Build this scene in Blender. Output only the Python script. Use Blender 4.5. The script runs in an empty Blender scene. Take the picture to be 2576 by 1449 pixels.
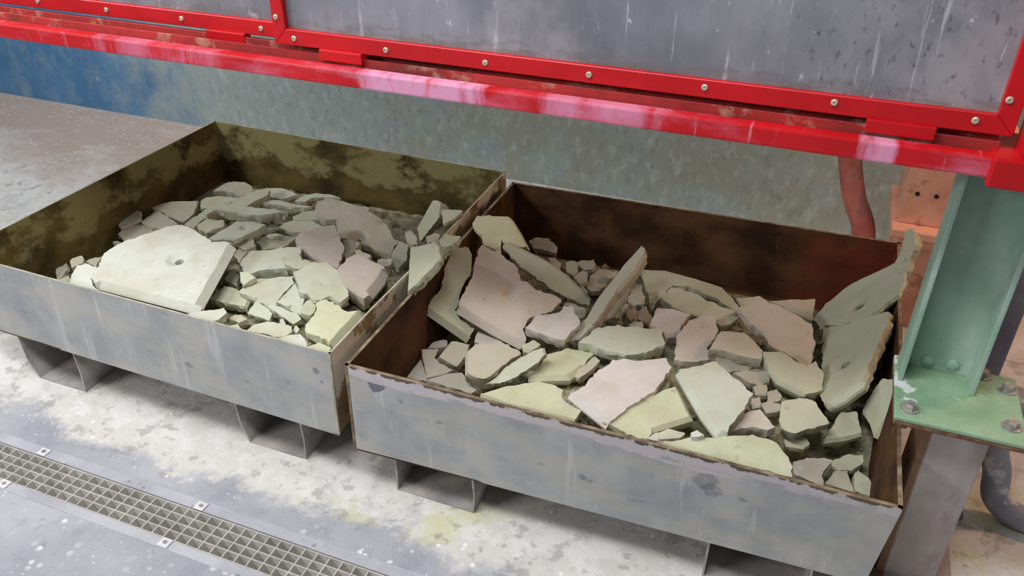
import bpy, bmesh, math, random
from mathutils import Vector, Matrix, noise
from mathutils.geometry import delaunay_2d_cdt
random.seed(7)
sc = bpy.context.scene
COL = sc.collection

# ------------------------------------------------------------------ camera
F_PX, CAM, YAW, PITCH, ROLL = 2079.53, Vector((0.8377, -1.1702, 1.4038)), -0.36976, 0.55833, -0.00736
def cam_axes():
    fwd = Vector((math.sin(YAW)*math.cos(PITCH), math.cos(YAW)*math.cos(PITCH), -math.sin(PITCH)))
    right = Vector((math.cos(YAW), -math.sin(YAW), 0)); down = fwd.cross(right)
    c, s = math.cos(ROLL), math.sin(ROLL)
    return c*right + s*down, -s*right + c*down, fwd
RX, DN, FW = cam_axes()
cd = bpy.data.cameras.new('camera'); cam = bpy.data.objects.new('camera', cd); COL.objects.link(cam)
cd.sensor_width = 36; cd.lens = F_PX/2576*36; cd.clip_start = 0.02
cam.matrix_world = Matrix.Translation(CAM) @ Matrix((RX, -DN, -FW)).transposed().to_4x4()
sc.camera = cam
def ray(u, v): return RX*((u-1288)/F_PX) + DN*((v-724.5)/F_PX) + FW
def atz(u, v, z): d = ray(u, v); return CAM + d*((z-CAM.z)/d.z)
def aty(u, v, y): d = ray(u, v); return CAM + d*((y-CAM.y)/d.y)

# ------------------------------------------------------------------ light
w = bpy.data.worlds.new('hall_light'); sc.world = w; w.use_nodes = True
bg = w.node_tree.nodes['Background']; bg.inputs[0].default_value = (0.90, 0.95, 1.0, 1); bg.inputs[1].default_value = 0.20
def area(name, loc, target, sx, sy, power, col):
    l = bpy.data.lights.new(name, 'AREA'); l.shape = 'RECTANGLE'; l.size = sx; l.size_y = sy; l.energy = power; l.color = col
    o = bpy.data.objects.new(name, l); COL.objects.link(o); o.location = loc
    o.rotation_euler = (Vector(target)-Vector(loc)).to_track_quat('-Z', 'Y').to_euler(); return o
area('hall_tube_lamp', (-2.5, -2.6, 2.35), (-0.3, 0.4, 0.2), 1.4, 0.4, 60, (1.0, 0.98, 0.95))
area('bay_tube_lamp', (-2.45, -0.1, 2.8), (-1.0, 0.5, 0.1), 0.9, 0.25, 42, (1.0, 0.98, 0.96))
area('aisle_tube_lamp', (-0.1, -0.85, 3.0), (0.1, -0.3, 0.2), 1.8, 0.4, 66, (1.0, 0.98, 0.96))
area('rear_work_lamp', (2.0, 1.05, 1.5), (1.25, 1.4, 0.3), 0.3, 0.3, 11, (1.0, 0.55, 0.30))
sc.view_settings.view_transform = 'Standard'; sc.view_settings.look = 'None'
sc.view_settings.exposure = 0.0; sc.view_settings.gamma = 1.0; sc.view_settings.use_curve_mapping = False

# ------------------------------------------------------------------ materials
def srgb(r, g, b):
    f = lambda c: (c/255/12.92) if c/255 <= .04045 else ((c/255+.055)/1.055)**2.4
    return (f(r), f(g), f(b), 1)
class NT:
    def __init__(s, name):
        m = bpy.data.materials.new(name); m.use_nodes = True; s.m = m; s.t = m.node_tree
        s.b = s.t.nodes['Principled BSDF']; s.out = s.t.nodes['Material Output']; s.pos = s.n('ShaderNodeNewGeometry').outputs['Position']
        s.sep = s.n('ShaderNodeSeparateXYZ'); s.l(s.pos, s.sep.inputs[0]); s.seed = 0
    def n(s, k): return s.t.nodes.new(k)
    def l(s, a, b): s.t.links.new(a, b)
    def noise(s, sc3, detail=5, rough=.6, dist=0.0):
        mp = s.n('ShaderNodeMapping'); s.l(s.pos, mp.inputs[0]); mp.inputs['Scale'].default_value = sc3
        s.seed += 1; mp.inputs['Location'].default_value = (s.seed*3.17, s.seed*5.71, s.seed*1.93)
        t = s.n('ShaderNodeTexNoise'); s.l(mp.outputs[0], t.inputs[0]); t.inputs['Scale'].default_value = 1; t.inputs['Detail'].default_value = detail
        t.inputs['Roughness'].default_value = rough; t.inputs['Distortion'].default_value = dist; return t.outputs[0]
    def voro(s, sc3):
        mp = s.n('ShaderNodeMapping'); s.l(s.pos, mp.inputs[0]); mp.inputs['Scale'].default_value = sc3
        t = s.n('ShaderNodeTexVoronoi'); s.l(mp.outputs[0], t.inputs['Vector']); t.inputs['Scale'].default_value = 1; return t.outputs['Distance']
    def rng(s, v, a, b, c=0., d=1., smooth=True):
        r = s.n('ShaderNodeMapRange'); s.l(v, r.inputs[0]); r.inputs[1].default_value = a; r.inputs[2].default_value = b
        r.inputs[3].default_value = c; r.inputs[4].default_value = d
        if smooth: r.interpolation_type = 'SMOOTHSTEP'
        return r.outputs[0]
    def math(s, op, a, b):
        m = s.n('ShaderNodeMath'); m.operation = op
        for i, v in ((0, a), (1, b)):
            if isinstance(v, (int, float)): m.inputs[i].default_value = v
            else: s.l(v, m.inputs[i])
        return m.outputs[0]
    def mix(s, f, a, b):
        m = s.n('ShaderNodeMix'); m.data_type = 'RGBA'
        for i, v in ((0, f), (6, a), (7, b)):
            if isinstance(v, (int, float, tuple)): m.inputs[i].default_value = v
            else: s.l(v, m.inputs[i])
        return m.outputs[2]
    def mask(s, sc3, lo, hi, grads=(), gk=1.0, detail=5, amt=1., rough=.62, dist=0.):
        v = s.noise(sc3, detail, rough, dist)
        g = None
        for ax, a, b in grads:
            q = s.rng(s.sep.outputs['xyz'.index(ax)], a, b); g = q if g is None else s.math('MULTIPLY', g, q)
        if g is not None: v = s.math('ADD', v, s.math('MULTIPLY', s.math('SUBTRACT', g, 1.), gk))
        return s.rng(v, lo, hi, 0, amt)
    def spot(s, c, r0, r1, sc3, lo, hi, amt=1.):
        # one stain with its own place on the sheet
        d = s.n('ShaderNodeVectorMath'); d.operation = 'DISTANCE'; s.l(s.pos, d.inputs[0]); d.inputs[1].default_value = c
        g = s.rng(d.outputs['Value'], r1, r0); v = s.math('ADD', s.noise(sc3, 6), s.math('SUBTRACT', g, 1.)); return s.rng(v, lo, hi, 0, amt)
    def bump(s, parts, strength=.4, dist=.004):
        h = None
        for v, k in parts:
            q = s.math('MULTIPLY', v, k); h = q if h is None else s.math('ADD', h, q)
        b = s.n('ShaderNodeBump'); b.inputs['Strength'].default_value = strength; b.inputs['Distance'].default_value = dist
        s.l(h, b.inputs['Height']); s.l(b.outputs[0], s.b.inputs['Normal'])
    def fin(s, colour, rough=.6, metal=0., spec=.5):
        if isinstance(colour, tuple): s.b.inputs['Base Color'].default_value = colour
        else: s.l(colour, s.b.inputs['Base Color'])
        for k, v in (('Roughness', rough), ('Metallic', metal), ('Specular IOR Level', spec)):
            if isinstance(v, (int, float)): s.b.inputs[k].default_value = v
            else: s.l(v, s.b.inputs[k])
        return s.m

def m_cake():
    t = NT('pressed_filter_cake'); oi = t.n('ShaderNodeObjectInfo')
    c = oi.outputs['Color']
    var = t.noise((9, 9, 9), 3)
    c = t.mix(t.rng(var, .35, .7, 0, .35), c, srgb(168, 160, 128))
    c = t.mix(t.mask((5, 5, 5), .58, .72, amt=.25), c, srgb(205, 190, 184))
    c = t.mix(t.mask((38, 38, 38), .62, .74, amt=.35), c, srgb(120, 112, 88))
    fine = t.noise((240, 240, 240), 3); mid = t.noise((60, 60, 60), 5)
    t.bump([(fine, .35), (mid, 1.)], .35, .004)
    return t.fin(c, .93, 0, .15)
def m_crumb():
    t = NT('crumbled_filter_cake'); a = t.noise((25, 25, 25), 6)
    c = t.mix(t.rng(a, .3, .7), srgb(118, 116, 92), srgb(176, 174, 145))
    c = t.mix(t.mask((6, 6, 6), .52, .68, amt=.5), c, srgb(168, 150, 140))
    t.bump([(t.noise((90, 90, 90), 6), 1.)], .8, .01)
    return t.fin(c, .95, 0, .1)
def m_floor():
    t = NT('dusty_painted_concrete')
    c = t.mix(t.rng(t.noise((3, 3, 3), 6), .3, .7), srgb(150, 152, 162), srgb(174, 176, 184))
    c = t.mix(t.mask((14, 14, 14), .5, .7, amt=.35), c, srgb(128, 130, 142))
    # light falloff towards the rear wall is painted in brown, just before the spots
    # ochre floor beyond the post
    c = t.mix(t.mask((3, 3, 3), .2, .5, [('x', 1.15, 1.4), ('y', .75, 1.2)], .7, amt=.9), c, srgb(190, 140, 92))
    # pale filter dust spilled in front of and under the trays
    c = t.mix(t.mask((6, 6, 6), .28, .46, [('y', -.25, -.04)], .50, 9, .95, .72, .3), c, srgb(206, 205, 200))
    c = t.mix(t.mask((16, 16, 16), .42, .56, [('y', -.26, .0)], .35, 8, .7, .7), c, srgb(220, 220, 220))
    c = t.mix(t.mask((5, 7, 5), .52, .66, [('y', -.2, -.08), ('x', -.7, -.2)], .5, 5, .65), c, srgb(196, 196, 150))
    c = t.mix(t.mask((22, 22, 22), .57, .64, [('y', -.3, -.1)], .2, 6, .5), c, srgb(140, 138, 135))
    c = t.mix(t.mask((3, 5, 3), .12, .55, [('y', .72, 1.35), ('x', -.3, -.7)], .5, 6, .92), c, srgb(178, 160, 150))  # browner towards the rear wall: dimming light put into the floor colour
    # spots and splashes
    v = t.voro((26, 26, 26)); sp = t.math('MULTIPLY', t.rng(v, .17, .12), t.rng(t.noise((7, 7, 7), 2), .5, .62))
    c = t.mix(t.math('MULTIPLY', sp, .8), c, srgb(236, 236, 238))
    v3 = t.voro((34, 34, 34)); sp3 = t.math('MULTIPLY', t.rng(v3, .30, .20), t.rng(t.noise((4, 4, 4), 3), .50, .60))
    c = t.mix(t.math('MULTIPLY', sp3, .45), c, srgb(226, 226, 226))
    c = t.mix(t.mask((30, 30, 30), .60, .70, amt=.45, detail=8), c, srgb(126, 126, 132))
    v2 = t.voro((60, 60, 60)); sp2 = t.math('MULTIPLY', t.rng(v2, .15, .1), t.rng(t.noise((9, 9, 9), 2), .5, .6))
    c = t.mix(t.math('MULTIPLY', sp2, .8), c, srgb(228, 228, 232))
    t.bump([(t.noise((40, 40, 40), 8, .7), 1.)], .35, .006)
    return t.fin(c, t.rng(t.noise((5, 5, 5)), .3, .7, .55, .8), 0, .35)
def m_wall():
    t = NT('dusty_blue_wall')
    c = t.mix(t.rng(t.noise((3, 3, 3), 6), .3, .7), srgb(58, 104, 146), srgb(78, 122, 160))
    c = t.mix(t.mask((9, 9, 7), -.05, .50, [('x', -2.5, -1.55)], .48, 8, .95, .7), c, srgb(146, 158, 156))
    c = t.mix(t.mask((5, 5, 5), .3, .6, [('x', -1.5, -.3)], .42, 6, .7), c, srgb(142, 142, 124))
    c = t.mix(t.mask((26, 26, 15), .48, .68, [('x', -2.4, -1.6)], .25, 8, .40), c, srgb(184, 194, 190))
    c = t.mix(t.mask((28, 28, 16), .50, .68, [('x', -2.4, -1.6)], .25, 8, .40), c, srgb(108, 116, 110))
    v = t.voro((11, 11, 9)); sp = t.math('MULTIPLY', t.rng(v, .16, .08), t.rng(t.noise((4, 4, 4), 2), .5, .6))
    c = t.mix(t.math('MULTIPLY', sp, .6), c, srgb(175, 190, 205))
    return t.fin(c, .62, 0, .4)
def m_galv(name, rim, scum=False, stains=()):
    t = NT(name)
    c = t.mix(t.rng(t.noise((9, 9, 9), 4), .3, .7), srgb(160, 164, 168), srgb(186, 187, 186))
    c = t.mix(t.mask((5, 5, 14), .42, .7, amt=.55), c, srgb(196, 192, 180))
    c = t.mix(t.mask((46, 46, 3), .58, .72, amt=.45, detail=4), c, srgb(214, 214, 214))
    c = t.mix(t.mask((12, 12, 22), .63, .72, amt=.6), c, srgb(110, 116, 130))
    c = t.mix(t.mask((70, 70, 12), .68, .74, amt=.5), c, srgb(225, 228, 230))
    for u, v, r, k, a in stains: c = t.mix(t.spot(aty(u, v, .0), r*.2, r, k, .30, .46, a), c, srgb(96, 100, 116))
    if scum:
        c = t.mix(t.mask((8, 8, 30), .30, .36, [('z', rim-.075, rim-.004)], .55, 6, .85), c, srgb(206, 198, 202))
        c = t.mix(t.mask((34, 34, 8), .40, .46, [('z', rim-.018, rim-.002)], .40, 5, .95), c, srgb(92, 80, 66))
    t.bump([(t.noise((30, 30, 30), 4), 1.)], .12, .004)
    return t.fin(c, t.rng(t.noise((11, 11, 11)), .3, .7, .45, .7), .25, .45)
def m_rust(name, dark, mid, dust, lo, zr, red=None, soft=.06):
    t = NT(name)
    c = t.mix(t.rng(t.noise((7, 7, 9), 6), .3, .7), dark, mid)
    if red: c = t.mix(t.mask((4, 4, 6), .3, .6, red[1], .5, amt=.6), c, red[0])
    c = t.mix(t.mask((7, 7, 9), lo, lo+soft, [('z', zr[0], zr[1])], .35, 7, .92, .68), c, dust)
    c = t.mix(t.mask((50, 50, 4), .66, .74, amt=.4), c, dust)
    t.bump([(t.noise((45, 45, 45), 5), 1.)], .3, .004)
    return t.fin(c, .85, .0, .2)
def m_red(name, dustamt, seed, blotch=()):
    t = NT(name); t.seed = seed
    c = t.mix(t.rng(t.noise((9, 9, 9), 4), .3, .7), srgb(178, 4, 16), srgb(196, 8, 22))
    if dustamt:
        c = t.mix(t.mask((3.0, 6, 9), .53-.12*dustamt, .72, amt=.7, detail=6), c, srgb(208, 128, 158))
        for x0, x1, x2, x3, amt in blotch:
            c = t.mix(t.mask((26, 8, 7), .26, .56, [('x', x0, x1), ('x', x3, x2)], .5, 6, amt), c, srgb(216, 156, 192))
        c = t.mix(t.mask((60, 8, 5), .60, .72, amt=.5), c, srgb(222, 150, 165))
    c = t.mix(t.mask((24, 24, 24), .68, .74, amt=.7), c, srgb(110, 60, 40))
    return t.fin(c, .42, 0, .5)
def m_simple(name, a, b, scale=(12, 12, 12), rough=.6, metal=0., extra=()):
    t = NT(name); c = t.mix(t.rng(t.noise(scale, 6), .3, .7), a, b)
    for e in extra: c = t.mix(t.mask(*e[:3], amt=e[4], grads=e[5] if len(e) > 5 else (), gk=.5), c, e[3])
    t.bump([(t.noise((50, 50, 50), 4), 1.)], .2, .003)
    return t.fin(c, rough, metal)
def m_pane():
    t = NT('scratched_dusty_polycarbonate')
    c = t.mix(t.rng(t.noise((5, 5, 4), 6), .3, .7), srgb(118, 120, 130), srgb(152, 152, 162))
    c = t.mix(t.mask((4, 4, 3), .5, .68, amt=.6), c, srgb(176, 172, 178))
    c = t.mix(t.mask((95, 95, 7), .60, .70, amt=.7, detail=4), c, srgb(196, 194, 204))
    c = t.mix(t.mask((50, 50, 26), .64, .70, amt=.8, detail=6), c, srgb(205, 203, 210))
    c = t.mix(t.mask((90, 90, 40), .56, .68, [('x', .45, .85)], .25, 6, .75), c, srgb(70, 70, 80))
    c = t.mix(t.mask((20, 20, 60), .40, .60, [('z', 1.05, .985)], .5, 4, .6), c, srgb(118, 116, 112))
    t.fin(c, .42, 0, .5)
    tr = t.n('ShaderNodeBsdfTransparent'); tr.inputs[0].default_value = (.85, .88, .95, 1); mx = t.n('ShaderNodeMixShader')
    t.l(t.rng(t.noise((9, 9, 3), 5), .35, .7, .34, .10), mx.inputs[0])
    t.l(t.b.outputs[0], mx.inputs[1]); t.l(tr.outputs[0], mx.inputs[2]); t.l(mx.outputs[0], t.out.inputs['Surface'])
    return t.m
M = {}
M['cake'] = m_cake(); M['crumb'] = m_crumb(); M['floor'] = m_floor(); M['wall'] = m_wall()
HA, GA, HB, GB = .3565, .1314, .3419, .1077
M['galvA'] = m_galv('galvanised_sheet_dusty', HA, False, [(793, 935, .02, (30, 30, 30), .6), (808, 962, .015, (30, 30, 30), .5), (720, 960, .03, (25, 25, 25), .4), (345, 805, .012, (30, 30, 30), .5)]); M['galvB'] = m_galv('galvanised_sheet_scummed_rim', HB, True, [(945, 965, .05, (30, 30, 40), .85), (1462, 1208, .03, (30, 30, 30), .5), (1480, 1215, .025, (40, 40, 40), .4), (1770, 1215, .06, (45, 45, 45), .45), (1790, 1240, .05, (60, 60, 60), .4), (1010, 1010, .012, (20, 20, 20), .4)])
M['rustA'] = m_rust('ochre_stained_sheet', srgb(58, 50, 28), srgb(108, 94, 52), srgb(140, 133, 92), .42, (.15, .26), soft=.12)
M['rustB'] = m_rust('brown_rusted_sheet', srgb(50, 32, 20), srgb(96, 66, 42), srgb(140, 126, 86), .66, (.15, .25), (srgb(128, 50, 32), [('x', .5, 1.05), ('y', .8, .98)]))
M['rim'] = m_simple('rust_brown_cut_edge', srgb(84, 66, 46), srgb(150, 134, 108), (30, 30, 30), .8)
M['rimA'] = m_simple('dusty_cut_edge', srgb(150, 146, 126), srgb(190, 186, 170), (30, 30, 30), .8)
M['sideA'] = m_rust('rust_streaked_outer_sheet', srgb(106, 86, 58), srgb(150, 132, 100), srgb(206, 198, 182), .46, (.1, .3))
M['pocket'] = m_simple('dusty_galvanised_channel', srgb(140, 138, 140), srgb(186, 182, 178), (10, 10, 10), .75, .1, [((8, 8, 8), .55, .7, srgb(205, 204, 200), .6), ((14, 14, 14), .66, .74, srgb(120, 86, 66), .5)])
M['red_clean'] = m_red('red_gloss_paint', 0, 3)
M['red_beam'] = m_red('red_paint_caked_with_dust', .45, 11, [(-.03, .06, .22, .34, .9), (.3, .42, .55, .68, .5), (-.75, -.5, -.35, -.2, .35), (.88, .91, .94, .97, .8)])
M['red_rail'] = m_simple('dull_red_track', srgb(120, 30, 28), srgb(176, 44, 44), (6, 6, 6), .7, 0, [((18, 18, 18), .54, .66, srgb(176, 130, 112), .8), ((7, 7, 7), .58, .7, srgb(90, 52, 38), .7)])
M['pane'] = m_pane()
M['screw'] = m_simple('dusty_rivet', srgb(170, 160, 140), srgb(205, 198, 180), (200, 200, 200), .5, .3)
M['dark'] = m_simple('dark_recess', srgb(18, 17, 16), srgb(30, 28, 26), (20, 20, 20), .9)
M['green'] = m_simple('dusty_green_paint', srgb(126, 164, 142), srgb(160, 186, 172), (5, 5, 4), .5, 0, [((6, 6, 5), .5, .72, srgb(190, 204, 200), .7), ((18, 18, 18), .66, .72, srgb(190, 194, 190), .6), ((30, 30, 6), .64, .74, srgb(50, 96, 66), .5)])
M['plate'] = m_simple('green_paint_flaking', srgb(122, 160, 126), srgb(148, 178, 148), (14, 14, 14), .5, 0, [((12, 12, 12), .52, .58, srgb(214, 220, 220), .9, [('x', 1.20, 1.09)]), ((22, 22, 22), .62, .68, srgb(176, 204, 160), .7)])
M['rusty_edge'] = m_simple('rusty_steel', srgb(92, 62, 44), srgb(140, 108, 84), (40, 40, 40), .75, .2)
M['leg'] = m_simple('rust_bled_galvanised_leg', srgb(158, 148, 146), srgb(190, 182, 180), (8, 8, 4), .6, .1, [((14, 14, 4), .20, .42, srgb(120, 88, 60), .95, [('x', 1.152, 1.134)]), ((9, 9, 9), .35, .55, srgb(118, 84, 58), .8, [('z', .36, .42)]), ((12, 12, 5), .58, .7, srgb(140, 124, 130), .6)])
M['bolt'] = m_simple('zinc_bolt', srgb(150, 146, 138), srgb(196, 194, 190), (90, 90, 90), .4, .6)
M['pink'] = m_simple('salmon_paint', srgb(206, 140, 112), srgb(222, 164, 138), (8, 8, 8), .6, 0, [((10, 10, 10), .58, .66, srgb(150, 96, 60), .6)])
M['hose'] = m_simple('dusty_red_hose', srgb(150, 70, 62), srgb(196, 116, 100), (10, 10, 6), .7, 0, [((12, 12, 9), .5, .62, srgb(116, 100, 98), .6)])
M['pvc'] = m_simple('dusty_grey_pipe', srgb(118, 120, 134), srgb(150, 150, 160), (9, 9, 9), .6, 0, [((9, 9, 9), .5, .58, srgb(206, 204, 206), .8)])
M['post2'] = m_simple('grey_violet_steel', srgb(112, 102, 116), srgb(160, 150, 158), (9, 9, 5), .6, .2)
M['grate'] = m_simple('grey_plastic_grating', srgb(164, 162, 156), srgb(186, 184, 178), (20, 20, 20), .6)
M['strip'] = m_simple('drain_edge_steel', srgb(158, 160, 170), srgb(180, 182, 190), (8, 8, 8), .6, .1, [((30, 30, 30), .64, .7, srgb(100, 100, 108), .7)])
M['clip'] = m_simple('bright_clip', srgb(200, 202, 206), srgb(224, 226, 230), (30, 30, 30), .5, .2)

# ------------------------------------------------------------------ builders
def tag(o, label=None, cat=None, group=None, kind=None):
    if label: o['label'] = label
    if cat: o['category'] = cat
    if group: o['group'] = group
    if kind: o['kind'] = kind
    return o
def thing(name, loc, label, cat, group=None):
    o = bpy.data.objects.new(name, None); COL.objects.link(o); o.location = loc; o.empty_display_size = .05
    return tag(o, label, cat, group)
def wloc(o):
    v = Vector((0, 0, 0))
    while o: v += o.location; o = o.parent
    return v
def link(name, bm, mats, parent=None, loc=None, smooth=None):
    """bm in world coordinates; loc = the origin of a top-level mesh"""
    base = wloc(parent) if parent else Vector(loc or (0, 0, 0))
    bmesh.ops.translate(bm, verts=bm.verts, vec=-base)
    me = bpy.data.meshes.new(name); bmesh.ops.recalc_face_normals(bm, faces=bm.faces); bm.to_mesh(me); bm.free()
    for m in (mats if isinstance(mats, (list, tuple)) else [mats]): me.materials.append(m)
    o = bpy.data.objects.new(name, me); COL.objects.link(o)
    if smooth is not None: me.shade_smooth(); me.set_sharp_from_angle(angle=math.radians(smooth))
    if parent: o.parent = parent
    else: o.location = base
    return o
def bbox(bm, x0, x1, y0, y1, z0, z1, bev=0.):
    r = bmesh.ops.create_cube(bm, size=1); vs = r['verts']
    for v in vs: v.co = Vector(((x0+x1)/2+v.co.x*(x1-x0), (y0+y1)/2+v.co.y*(y1-y0), (z0+z1)/2+v.co.z*(z1-z0)))
    if bev: bmesh.ops.bevel(bm, geom=list({e for v in vs for e in v.link_edges}), offset=bev, segments=2, affect='EDGES', profile=.6)
def box(name, x0, x1, y0, y1, z0, z1, mat, parent=None, bev=.0015, loc=None):
    bm = bmesh.new(); bbox(bm, x0, x1, y0, y1, z0, z1, bev); return link(name, bm, mat, parent, loc)
def hexa(bm, a, b, mi=None):
    """closed prism between two loops of the same length"""
    va = [bm.verts.new(p) for p in a]; vb = [bm.verts.new(p) for p in b]; n = len(va)
    fs = [bm.faces.new(va), bm.faces.new(vb[::-1])] + [bm.faces.new((va[i], vb[i], vb[(i+1) % n], va[(i+1) % n])) for i in range(n)]
    if mi:
        for f, k in zip(fs, mi): f.material_index = k
    return fs
def lathe(bm, c, axis, prof, seg=16):
    axis = Vector(axis).normalized(); u = axis.orthogonal().normalized(); v = axis.cross(u); rings = []
    for r, h in prof:
        rings.append([bm.verts.new(Vector(c)+axis*h+(u*math.cos(2*math.pi*i/seg)+v*math.sin(2*math.pi*i/seg))*r) for i in range(seg)])
    for a, b in zip(rings, rings[1:]):
        for i in range(seg): bm.faces.new((a[i], a[(i+1) % seg], b[(i+1) % seg], b[i]))
    bm.faces.new(rings[0]); bm.faces.new(rings[-1][::-1])
def tube(bm, path, rad, seg=18):
    rings = []; n = len(path); u = None
    for i, p in enumerate(path):
        d = (path[min(i+1, n-1)]-path[max(i-1, 0)]).normalized()
        u = d.orthogonal().normalized() if u is None else (u-d*u.dot(d)).normalized()
        v = d.cross(u); r = rad[i] if isinstance(rad, list) else rad
        rings.append([bm.verts.new(p+(u*math.cos(2*math.pi*k/seg)+v*math.sin(2*math.pi*k/seg))*r) for k in range(seg)])
    for a, b in zip(rings, rings[1:]):
        for i in range(seg): bm.faces.new((a[i], a[(i+1) % seg], b[(i+1) % seg], b[i]))
    bm.faces.new(rings[0]); bm.faces.new(rings[-1][::-1])
def spline(pts, n=10):
    P = [Vector(p) for p in pts]; P = [P[0]*2-P[1]]+P+[P[-1]*2-P[-2]]; out = []
    for i in range(1, len(P)-2):
        for k in range(n):
            t = k/n; a, b, c, d = P[i-1:i+3]
            out.append(.5*((2*b)+(c-a)*t+(2*a-5*b+4*c-d)*t*t+(3*b-a-3*c+d)*t**3))
    return out+[P[-2]]
def bolt(name, c, axis, r, h, mat, parent, washer=True):
    bm = bmesh.new(); c = Vector(c); ax = Vector(axis).normalized()
    if washer: lathe(bm, c, ax, [(r*1.45, 0), (r*1.45, h*.2)], 20)
    lathe(bm, c+ax*h*.2 if washer else c, ax, [(r, 0), (r, h*.75), (r*.85, h)], 6)
    return link(name, bm, mat, parent)

# ------------------------------------------------------------------ setting: floor, drain, rear wall
DY0, DY1 = -.325, -.182            # outer edges of the drain frame
bm = bmesh.new()
def quad(x0, x1, y0, y1, nx, ny):
    g = [[bm.verts.new((x0+(x1-x0)*i/nx, y0+(y1-y0)*j/ny, 0)) for i in range(nx+1)] for j in range(ny+1)]
    for j in range(ny):
        for i in range(nx): bm.faces.new((g[j][i], g[j][i+1], g[j+1][i+1], g[j+1][i]))
quad(-6, 6, -5, DY0, 2, 2); quad(-6, 6, DY1, 6, 2, 2)
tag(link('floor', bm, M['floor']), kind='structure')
bm = bmesh.new(); bbox(bm, -6, 1.62, 1.70, 1.80, 0, 2.6)
tag(link('wall_back', bm, M['wall']), kind='structure')

dr = thing('floor_drain', (0, (DY0+DY1)/2, 0), 'steel floor drain channel with flat edge strips and bolted clips, set in the concrete', 'drain')
X0, X1 = -2.2, 1.6
box('edge_strip', X0, X1, -.2095, DY1, -.03, .0015, M['strip'], dr, .0006)
box('edge_strip', X0, X1, DY0, -.3015, -.03, .0015, M['strip'], dr, .0006)
bm = bmesh.new()
for y in (-.335, -.175): bbox(bm, X0, X1, y-.005, y+.005, -.16, -.012)
bbox(bm, X0, X1, -.335, -.175, -.165, -.155)
link('trough', bm, M['dark'], dr)
for u, v in ((110, 1137), (505, 1273), (10, 1217), (415, 1365)):
    p = atz(u, v, .003); x, y = p.x, p.y
    c = box('clip', x-.013, x+.013, y-.011, y+.011, .0015, .0042, M['clip'], dr, .0008)
    bolt('clip_bolt', (x, y, .0042), (0, 0, 1), .0045, .004, M['bolt'], c, False)
gr = thing('drain_grating', (0, -.2555, 0), 'grey plastic square-mesh grating lying in the floor drain', 'grating')
GY0, GY1, PX = -.3005, -.2105, .0305
def wedge(name, a, b, wdir, top, bot, h, z1):
    a, b, wd = Vector(a), Vector(b), Vector(wdir); dz = Vector((0, 0, h)); bm = bmesh.new()
    f = lambda p: [p-wd*top/2, p+wd*top/2, p+wd*bot/2-dz, p-wd*bot/2-dz]
    hexa(bm, f(a), f(b)); return link(name, bm, M['grate'], gr)
rows = 4
for k in range(rows+1):
    y = GY0+.002+(GY1-GY0-.004)*k/rows
    wedge('long_bar', (X0, y, -.001), (X1, y, -.001), (0, 1, 0), .0028, .0125, .024, 0)
bar0 = None; nb = int((.55+1.25)/PX)
for k in range(nb+1):
    x = -1.25+k*PX
    if bar0 is None: bar0 = wedge('cross_bar', (x, GY0, -.0012), (x, GY1, -.0012), (1, 0, 0), .003, .0185, .024, 0); bx0 = x
    else:
        o = bar0.copy(); COL.objects.link(o); o.parent = gr; o.location = (x-bx0, 0, 0)

# ------------------------------------------------------------------ trays
def tray(name, label, px, H, G, mats, th, wantG, rim, floor_th=.004):
    """px: image corners FL FR BR BL of the rim; the tray is a welded sheet box"""
    T = [atz(u, v, H) for u, v in px]
    if isinstance(wantG, (list, tuple)):
        B = [Vector((g.x, g.y, G)) for g in wantG]
    cx = sum((t.x for t in T))/4
    root = thing(name, (cx, T[0].y, 0), label, 'metal tray', 'galvanised cake trays')
    C = sum(T, Vector())/4
    def panel(pn, i, j, outm, inm):
        a, b = T[i], T[j]; c, d = B[j], B[i]
        nrm = Vector((-(b-a).y, (b-a).x, 0)).normalized()
        if nrm.dot(C-a) < 0: nrm = -nrm
        bm = bmesh.new(); N = 14; e = nrm*th
        rows = []
        for s in range(N+1):
            f = s/N; wob = Vector((0, 0, 0))
            if 0 < s < N: wob = nrm*noise.noise(Vector((f*3+i*7, i*3.1, H*9)))*.003
            p, q = a.lerp(b, f)+wob, d.lerp(c, f)+wob*.3
            rows.append([bm.verts.new(z) for z in (p, q, q+e, p+e)])
        for r, s in zip(rows, rows[1:]):
            for k, mi in ((0, 0), (1, 0), (2, 1), (3, 2)):
                bm.faces.new((r[k], r[(k+1) % 4], s[(k+1) % 4], s[k])).material_index = mi
        bm.faces.new(rows[0]).material_index = 2; bm.faces.new(rows[-1][::-1]).material_index = 2
        return link(pn, bm, [outm, inm, rim], root)
    panel('front_panel', 0, 1, mats[0], mats[1]); panel('side_panel', 1, 2, mats[2], mats[1])
    panel('back_panel', 2, 3, mats[0], mats[1]); panel('side_panel', 3, 0, mats[2], mats[1])
    bm = bmesh.new(); up = Vector((0, 0, floor_th)); hexa(bm, B, [b+up for b in B]); link('base_plate', bm, [mats[1]], root)
    return root, T, B
TA_px = [(-118, 636), (830, 890), (1273, 432), (540, 304)]
TB_px = [(866, 918), (2272, 1281), (2266, 610), (1289, 458)]
def bottoms(px, H, G, fl, fr):
    T = [atz(u, v, H) for u, v in px]; a, b = fl, fr
    return [a, b, Vector((T[2].x, T[2].y, G)), Vector((T[3].x, T[3].y, G))]
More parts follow.
